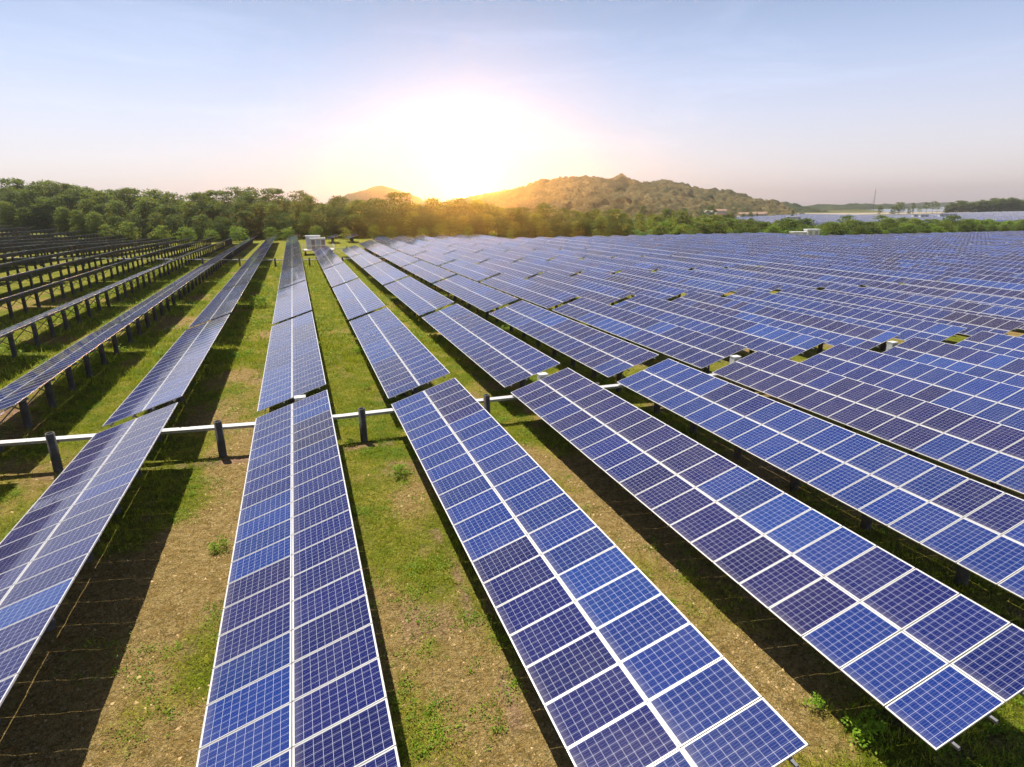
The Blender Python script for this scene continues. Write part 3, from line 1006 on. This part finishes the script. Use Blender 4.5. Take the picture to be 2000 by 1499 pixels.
# ------------------------------------------------------------------ hills
def ridge(name, prof, D, depth, label, c0, c1, cell, amp, step=3.0, seed=0, hz0=0.0, kind='structure', cat='hill', skew=1.0):
    """hill with a crest line given as picture-plane directions, built at distance D with real depth"""
    px_ = np.array([p[0] for p in prof], float); py_ = np.array([p[1] for p in prof], float)
    P = np.array([at_depth(a, b, D) for a, b in prof])
    # along-crest horizontal axis and depth axis
    fx = np.array([sy_, cy_]); rx = np.array([cy_, -sy_])
    s = P[:, :2] @ rx; hz = P[:, 2]
    d0 = (P[:, :2] @ fx).mean()
    S = np.arange(s.min() - 30, s.max() + 30, step); Dd = np.arange(-depth, depth * .8, step)
    SS, DD = np.meshgrid(S, Dd)
    crest = np.interp(SS, s, hz, left=hz0 - 4, right=hz0 - 4)
    sm = np.interp(SS, s, np.convolve(np.pad(hz, 2, 'edge'), np.ones(5) / 5, 'valid'), left=hz0 - 4, right=hz0 - 4)
    t = np.abs(DD) / depth
    prof_d = np.cos(np.clip(t, 0, 1) * math.pi / 2) ** 1.25
    Zc = (hz0 - 4) + (sm * (1 - np.exp(-(t * 6) ** 2)) + crest * np.exp(-(t * 6) ** 2) - (hz0 - 4)) * prof_d
    spur = (fbm(SS / 70, DD / 120, seed + 5, 3) - .5) * amp * 5 * np.sin(np.clip(t, 0, 1) * math.pi)
    X = SS * rx[0] + (DD + d0) * fx[0]; Y = SS * rx[1] + (DD + d0) * fx[1]
    dm, idv = domes(X, Y, cell, seed)
    n = fbm(X / cell * 2.3, Y / cell * 2.3, seed + 2, 3)
    Z = Zc + spur + (dm - .75) * amp + (n - .5) * amp * .8
    V = np.stack([X.ravel(), Y.ravel(), Z.ravel()], 1)
    big = fbm(X / 60, Y / 60, seed + 9, 3).ravel()[:, None]
    w = np.clip(idv.ravel()[:, None] * .7 + (big - .4) * 1.2, 0, 1)
    c = np.asarray(c0)[None] * (1 - w) + np.asarray(c1)[None] * w
    cc = np.concatenate([c, np.ones((len(c), 1))], 1)
    nx, ny = len(S), len(Dd)
    I = (np.arange(ny - 1)[:, None] * nx + np.arange(nx - 1)[None, :]).ravel()
    Q = np.stack([I, I + 1, I + nx + 1, I + nx], 1)
    o = obj(name, np_mesh(name, V, Q, M_HILLF, True, cc))
    set_props(o, label, cat, kind=kind)
    return o
ridge('hill', [(840, 408), (890, 389), (950, 382), (1000, 372), (1030, 366), (1050, 360), (1090, 351), (1130, 346), (1165, 347), (1183, 353), (1196, 350),
               (1204, 341), (1213, 340), (1226, 350), (1245, 355), (1262, 358), (1290, 355), (1320, 358), (1350, 365), (1400, 375), (1440, 385), (1470, 395), (1500, 408)],
      700, 150, 'wooded hill with a knobbly summit rising beside the sky glow', (.085, .085, .03), (.22, .17, .07), 9, 7.5, 2.2, 7)
ridge('hill', [(1455, 412), (1480, 402), (1500, 397), (1512, 395), (1530, 394), (1550, 397), (1562, 400), (1580, 413)], 900, 80,
      'small wooded hillock at the foot of the big hill', (.045, .07, .03), (.09, .10, .03), 11, 6.0, 4.0, 17)
ridge('hills', [(1540, 414), (1580, 402), (1620, 401), (1660, 402), (1700, 401), (1740, 404), (1790, 409)], 1150, 110,
      'long low wooded ridge fading into the haze', (.05, .08, .04), (.09, .11, .05), 14, 7.0, 6.0, 27)
ridge('mountain', [(655, 410), (672, 388), (688, 377), (712, 375), (728, 367), (742, 363), (756, 364), (772, 370), (800, 379), (818, 386), (832, 398), (845, 410)], 1050, 120,
      'faint blue mountain far behind the wood', (.06, .08, .05), (.09, .11, .06), 16, 4.0, 8.0, 37)
ridge('hills', [(1600, 400), (1750, 398), (1850, 397), (1950, 396), (2060, 395), (2200, 396)], 1420, 110,
      'very distant pale hills along the lake shore', (.07, .09, .07), (.10, .12, .08), 24, 5.0, 14.0, 47)

# ------------------------------------------------------------------ far right: fields, lake, shore trees, houses
zf = float(gh(320, 400))
pl = [on_z(1740, 414.5, zf), on_z(1900, 411.5, zf)]
b = MB()
lake_pts = [on_z(1735, 415.5, zf + .15), on_z(1900, 412, zf + .15), on_z(2100, 408, zf + .15), on_z(2100, 401, zf + .15), on_z(1700, 405.5, zf + .15), on_z(1690, 408.5, zf + .15)]
b.poly([tuple(p) for p in lake_pts])
lake = obj('water', b.mesh('water', M_WATER)); set_props(lake, 'pale lake water beyond the second panel field', 'water', kind='structure')
if lake.data.polygons[0].normal.z < 0: lake.data.flip_normals()
M_SAND = simple('dry_sand_path', (.45, .37, .27), .9, 0, .15, .1)
b = MB()
pp = [on_z(1440, 423, zf + .08), on_z(1900, 416.5, zf + .08), on_z(1900, 413.5, zf + .08), on_z(1560, 417, zf + .08), on_z(1440, 419, zf + .08)]
b.poly([tuple(p) for p in pp]); sp_ = obj('path', b.mesh('path', M_SAND)); set_props(sp_, 'dry sandy strip behind the second panel field', 'path', kind='structure')
if sp_.data.polygons[0].normal.z < 0: sp_.data.flip_normals()

# second panel field beyond the hedge: rows of tables seen almost edge-on
ME_FAR = [array_mesh(9000 + i) for i in range(8)]
far_tabs = []
for r in range(26, 140):
    x = rowx(r)
    for k in range(0, 40):
        y = 250 + k * TPITCH
        zz = float(gh(x, y))
        px1, py1, dz = project((x, y, zz + HC))
        px0, py0, _ = project((x, y - TL, zz + HC))
        top = np.interp(px1, [1420, 1560, 1700, 1800, 1870, 2000], [425, 419, 421, 418.5, 416, 413])
        bot = np.interp(px1, [1400, 1440, 1600, 2000], [432, 434, 440, 442])
        if 1425 < px1 < 2030 and py1 > top and py1 < bot:
            far_tabs.append((dz, x, y, zz, px1, r, k))
far_tabs.sort()
print('far tables', len(far_tabs))
NFAR = max(0, min(60, 300 - ntab - 2))
for j, (dz, x, y, zz, px1, r, k) in enumerate(far_tabs[:NFAR]):
    root = empty('solar_table', (x, y, zz))
    set_props(root, 'small distant solar table of the second field beyond the hedge', 'solar table', 'solar tables of the second field')
    o = bpy.data.objects.new('panel_array', ME_FAR[j % 8]); o.location = (0, 0, HC); o.rotation_euler = (0, -TH, 0); link(o, root)
    link(bpy.data.objects.new('rack', ME_RACKP), root)
V = []; Fs = []
rot = Matrix.Rotation(-TH, 3, 'Y')
Cc = []
for j, (dz, x, y, zz, px1, r, k) in enumerate(far_tabs[NFAR:]):
    for n0 in range(0, 22, 2):
        tcol = TINTS[int(rng.integers(0, 6))]
        kk = len(V)
        for (a, c) in ((-1.65, -(n0 + 2) * PM + .03), (1.65, -(n0 + 2) * PM + .03), (1.65, -n0 * PM), (-1.65, -n0 * PM)):
            p = rot @ Vector((a, c, 0)); V.append((x + p.x, y + p.y, zz + HC + p.z)); Cc.append((*tcol, rng.random()))
        Fs.append((kk, kk + 1, kk + 2, kk + 3))
    for yy in (-2, -11, -20):
        kk = len(V)
        for (a, c, z) in ((-.15, yy, -.3), (.15, yy, -.3), (.15, yy, HC - .1), (-.15, yy, HC - .1)): V.append((x + a, y + c, zz + z)); Cc.append((.05, .05, .05, 0))
        Fs.append((kk, kk + 1, kk + 2, kk + 3))
if V:
    uvs = []
    for f in Fs: uvs += [(-.2, -.2), (6.2, -.2), (6.2, 10.2), (-.2, 10.2)]
    o = obj('solar_field', np_mesh('solar_field', np.array(V), np.array(Fs), M_CELLA, colors=np.array(Cc), uvs=uvs))
    set_props(o, 'mass of far off solar tables filling the second field', 'solar field', 'solar tables of the second field', 'stuff')

# shore trees, each at its own distance
def far_tree(px_, pybase, hpx, D, key, label, group=None, wide=1.0, var=None):
    p = at_depth(px_, pybase, D)
    hm = hpx / F_PX * D
    s = hm / 14.5
    t = plant(key, p[0], p[1], s * wide, label, group, var=var, sz=1 / wide)
    t.location.z = zf - .2
    return t
far_tree(1718, 421, 15, 640, 'far', 'round dark tree on the shore, a little apart from the taller ones')
far_tree(1755, 421, 24, 630, 'far', 'tall rounded tree leaning over the shore before the lake', wide=1.1)
far_tree(1742, 422, 15, 625, 'far', 'lower tree pressed against the tall rounded shore tree')
far_tree(1774, 421, 11, 640, 'far', 'small bushy tree beside the slender one on the lake shore')
far_tree(1781, 420, 19, 640, 'far', 'slender pale tree alone on the lake shore', wide=.45)
far_tree(1794, 419, 10, 660, 'airy', 'flat topped little tree on the lake shore', wide=1.3)
far_tree(1808, 419, 22, 650, 'airy', 'airy tall tree with gaps before the lake', wide=.8, var=0)
far_tree(1820, 419, 23, 655, 'airy', 'airy tall tree second in the gappy group before the lake', wide=.8, var=1)
far_tree(1829, 418, 19, 660, 'airy', 'shorter airy tree ending the gappy group before the lake', wide=.6, var=0)
for i, x in enumerate(range(1846, 2040, 9)):
    for j in range(2):
        y = np.interp(x, [1846, 1900, 2000], [417.5, 415.5, 413])
        h = np.interp(x, [1846, 1870, 1900, 1950, 2000], [17, 20, 20, 24, 25]) * random.uniform(.85, 1.15)
        far_tree(x + random.uniform(-3, 3) + j * 4, y, h, 640 + j * 30, 'far', 'dark green tree of the shelter belt by the far right field', 'shelter belt trees', wide=1.05)
for i, (x, h, l) in enumerate([(1370, 20, 'isolated tree on the near side of the houses'), (1388, 26, 'yellow green round tree before the white house'), (1430, 14, 'low tree beside the dark brick house'),
                               (1452, 12, 'small dark tree at the near end of the tiled house'), (1547, 17, 'dark palm shaped tree standing in the second field'), (1466, 13, 'dark tree in front of the tiled roof'),
                               (1478, 12, 'thin tree at the far gable of the tiled house'), (1300, 22, 'bushy tree at the foot of the hill'), (1335, 20, 'brown green tree at the foot of the hill'), (1255, 24, 'spreading tree below the hill slope')]):
    far_tree(x, 424, h, 470 + i * 6, 'far', l, wide=(.5 if i == 4 or i == 6 else 1.1))

def house(px_, pyb, D, w, d, h, wallm, roofm, label, rz):
    p = at_depth(px_, pyb, D)
    root = empty('house', (p[0], p[1], zf), rz)
    set_props(root, label, 'house')
    b = MB(); b.box(-w / 2, w / 2, -d / 2, d / 2, -.5, h); wl = obj('wall', b.mesh('wall', wallm), root)
    b = MB(); e = .4; rh = 1.6
    A = [(-w / 2 - e, -d / 2 - e, h), (w / 2 + e, -d / 2 - e, h), (w / 2 + e, d / 2 + e, h), (-w / 2 - e, d / 2 + e, h)]
    r0, r1 = (-w / 2 - e, 0, h + rh), (w / 2 + e, 0, h + rh)
    b.poly([A[0], A[1], r1, r0]); b.poly([A[2], A[3], r0, r1]); b.poly([A[1], A[2], r1]); b.poly([A[3], A[0], r0])
    obj('roof', b.mesh('roof', roofm), root)
    for i in range(max(2, int(w / 4))):
        x = -w / 2 + (i + .5) * w / max(2, int(w / 4))
        b = MB(); b.box(x - .6, x + .6, -d / 2 - .04, -d / 2 - .004, 1.0, 2.3); obj('window', b.mesh('window', M_WINDOWG), root)
    return root
house(1381, 424, 520, 8, 7, 6.0, M_WHITE, M_WALLH, 'two storey white house below the hill', R(-20))
house(1407, 424, 560, 9, 7, 6.5, M_WALLH, M_ROOFT, 'pale house with a small tower half hidden behind the brick one', R(-20))
house(1416, 427, 500, 13, 8, 3.6, M_WALLD, M_WALLD, 'dark brick house standing before the second field', R(-30))
house(1466, 424, 540, 22, 8, 3.6, M_WALLH, M_ROOFT, 'long house with an orange tiled roof', R(-20))
house(1486, 423, 580, 9, 7, 3.4, M_WALLH, M_ROOFT, 'small tiled house next to the long one', R(-20))
for (x, y, D, w, lab) in ((1545, 428, 395, 5.5, 'white station with a dark roof on the near side of the second field'), (1556, 427, 400, 4.0, 'grey roofed cabin at the corner of the second field'),
                          (1789, 426, 430, 5, 'small white cabin in the middle of the second field'), (1803, 427, 420, 5, 'brown cabin in the middle of the second field'),
                          (1842, 425.5, 430, 6, 'long low white cabin in the second field'), (1858, 424.5, 430, 5, 'squarish white cabin ending the pair in the second field')):
    p = at_depth(x, y, D)
    cabin((p[0], p[1], zf), R(-30), lab, w, 3.5, 3.9, M_GREYP)
# lattice mast on the skyline
p = at_depth(1706, 402, 1000)
root = empty('radio_mast', (p[0], p[1], zf))
set_props(root, 'thin lattice mast on the hazy skyline', 'mast')
b = MB()
for a in range(3):
    t = a * 2.094
    b.tube((2.0 * math.cos(t), 2.0 * math.sin(t), 0), (.3 * math.cos(t), .3 * math.sin(t), 32), .17, .10, 5)
    for z in range(0, 32, 4):
        r0 = 2.0 - 1.7 * z / 32; r1 = 2.0 - 1.7 * (z + 4) / 32; t2 = t + 2.094
        b.tube((r0 * math.cos(t), r0 * math.sin(t), z), (r1 * math.cos(t2), r1 * math.sin(t2), z + 4), .07, .07, 4)
obj('lattice', b.mesh('lattice', M_DARKSTEEL), root)
b = MB(); b.tube((0, 0, 32), (0, 0, 36), .12, .08, 5); obj('antenna', b.mesh('antenna', M_DARKSTEEL), root)

# ------------------------------------------------------------------ grass and weeds
def scatter(n, x0, x1, y0, y1, mask, seed, power=1.0):
    r = np.random.default_rng(seed)
    x = r.uniform(x0, x1, n); y = y0 + (y1 - y0) * r.random(n) ** power
    m = mask(x, y) > r.random(n)
    # in the frame only
    P = np.stack([x, y, gh(x, y) + micro(x, y) * 1.0], 1)
    d = P - CAM; z = d @ FW
    px_ = 1000 + F_PX * (d @ RT) / z; py_ = 749.5 - F_PX * (d @ UP) / z
    k = m & (px_ > -60) & (px_ < 2060) & (py_ < 1600) & (z > 1)
    return P[k], r
def blades(P, r, per, h0, h1, w, spread):
    n = len(P) * per
    B = np.repeat(P, per, 0) + np.c_[r.normal(0, spread, (n, 2)), np.zeros(n)]
    a = r.uniform(0, 2 * np.pi, n); h = r.uniform(h0, h1, n)
    lean = r.uniform(.1, .7, n) * h; b2 = r.uniform(0, 2 * np.pi, n)
    W_ = np.c_[np.cos(a), np.sin(a), np.zeros(n)] * (w * r.uniform(.6, 1.4, n))[:, None]
    T = B + np.c_[np.cos(b2) * lean, np.sin(b2) * lean, h]
    V = np.stack([B - W_, B + W_, T], 1).reshape(-1, 3)
    return V, np.arange(3 * n).reshape(-1, 3)
gm = lambda x, y: np.clip((grass_mask(x, y) - .25) * 1.3, 0, 1) * (.12 + .88 * sstep(.46, .56, fbm(x * 2.4, y * 2.4, 51, 3)))
P1, r1 = scatter(170000, -16, 20, 5, 55, gm, 1, 1.3)
V1, Q1 = blades(P1, r1, 5, .04, .19, .010, .06)
P2, r2 = scatter(50000, -26, 26, 40, 135, gm, 2, 1.2)
V2, Q2 = blades(P2, r2, 4, .12, .42, .030, .14)
V = np.concatenate([V1, V2]); Qx = np.concatenate([Q1, Q2 + len(V1)])
g = obj('grass', np_mesh('grass', V, Qx, M_GRASS))
set_props(g, 'short yellow green grass growing in the lanes', 'grass', kind='stuff')
wm = lambda x, y: (sstep(.50, .57, fbm(x * 2.1, y * 2.1, 93, 3)) * .8 + .1) * sstep(.46, .62, fbm(x * .7 + 9, y * .7, 61, 4)) * np.clip(grass_mask(x, y) * 1.6 - .1, 0, 1)
P3, r3 = scatter(130000, -14, 18, 5, 50, wm, 3, 1.3)
def weeds(P, r, per, sp, hh, ls):
    n = len(P) * per
    s = np.repeat(r.uniform(.5, 1.5, len(P)), per)
    C = np.repeat(P, per, 0) + np.c_[r.normal(0, sp, (n, 2)) * s[:, None], np.abs(r.normal(0, hh, n)) * s + .015]
    return leaf_quads(C, ls * r.uniform(.6, 1.4, n), 1.0, r, 1.3)
V3, Q3 = weeds(P3, r3, 10, .08, .05, .045)
P4, r4 = scatter(26000, -24, 24, 45, 125, wm, 4, 1.2)
V4, Q4 = weeds(P4, r4, 9, .24, .15, .16)
g = obj('weeds', np_mesh('weeds', np.concatenate([V3, V4]), np.concatenate([Q3, Q4 + len(V3)]), M_WEED))
set_props(g, 'leafy bright green weeds sprawling between the rows', 'weeds', kind='stuff')
# loose clods of soil on the bare strips
cm = lambda x, y: np.clip(1.05 - grass_mask(x, y) * 1.3, 0, 1)
P5, r5 = scatter(26000, -14, 18, 5, 42, cm, 6, 1.2)
n5 = len(P5); S5 = .010 + .050 * r5.random(n5) ** 3
base5 = np.array([(1, 0, -.3), (-.5, .87, -.3), (-.5, -.87, -.3), (.1, .1, .8)])
J = base5[None] * (1 + r5.normal(0, .3, (n5, 4, 3)))
an = r5.uniform(0, 6.28, n5); ca, sa = np.cos(an)[:, None], np.sin(an)[:, None]
J = np.stack([J[..., 0] * ca - J[..., 1] * sa, J[..., 0] * sa + J[..., 1] * ca, J[..., 2]], -1) * S5[:, None, None] + P5[:, None, :]
T5 = np.array([(0, 1, 3), (1, 2, 3), (2, 0, 3)])
Q5 = (np.arange(n5)[:, None, None] * 4 + T5[None]).reshape(-1, 3)
M_CLOD = simple('dry_soil', (.58, .41, .21), .95, 0, .4, .9)
g = obj('soil_clods', np_mesh('soil_clods', J.reshape(-1, 3), Q5, M_CLOD))
set_props(g, 'crumbly soil clods strewn over the bare strips', 'soil', kind='stuff')
# tall weed clumps one could count
bush = crown_mesh('crown', .05, .95, .55, 22, 20, .13, M_WEED, 301, 'cap', .28)
bush2 = crown_mesh('crown', .05, .60, .40, 14, 18, .11, M_WEED, 302, 'cap', .22)
stem = trunk_mesh(.6, .02, 55, 4, .3)
BS = [(508, 600, 2.2, 'tallest dark bushy weed at the shaded edge of the far lane'), (545, 545, 1.6, 'weed bush in the far lane before the distant tray'), (497, 560, 1.8, 'weed bush high up the lane beside the shadow'),
      (683, 870, 1.0, 'small weed in the lane beside the near tray'), (700, 690, 1.3, 'low weed in the green lane below the station row'), (715, 760, 1.0, 'weed clump just beyond the tray post'),
      (430, 1075, .9, 'bright green weed clump on the bare lane beside the row'), (376, 968, .5, 'tiny lone weed at the edge of the shadow'), (780, 930, 1.2, 'leggy weed in the shade edge of the green lane'),
      (1395, 1070, .7, 'small weed on the bare strip under the dark table'), (1690, 1440, 1.1, 'leafy weed at the bottom corner between two tables'), (1590, 1380, .9, 'weed clump beside the bottom right table')]
for i, (x, y, s, lab) in enumerate(BS):
    p = ground_at(x, y)
    root = empty('weed_bush', (p[0], p[1], float(gh(p[0], p[1]))), random.uniform(0, 6))
    s *= .55 if y > 650 else .8
    root.scale = (s, s, s)
    set_props(root, lab, 'weed')
    link(bpy.data.objects.new('stem', stem), root); link(bpy.data.objects.new('crown', bush if i % 2 == 0 else bush2), root)

# ------------------------------------------------------------------ haze
HZ = 3.2e-4
m, N = mat('haze_air')
pv = N.n('ShaderNodeVolumePrincipled')
pv.inputs['Color'].default_value = (.97, .93, .90, 1)
pv.inputs['Density'].default_value = HZ
pv.inputs['Anisotropy'].default_value = .88
out = N.n('ShaderNodeOutputMaterial'); N.link(pv.outputs[0], out.inputs['Volume'])
b = MB(); b.box(-1010, 2110, -85, 1710, -20, 52)
o = obj('haze', b.mesh('haze', m)); set_props(o, 'thin warm summer haze over the fields', 'haze', kind='stuff')
print('objects', len(bpy.data.objects))
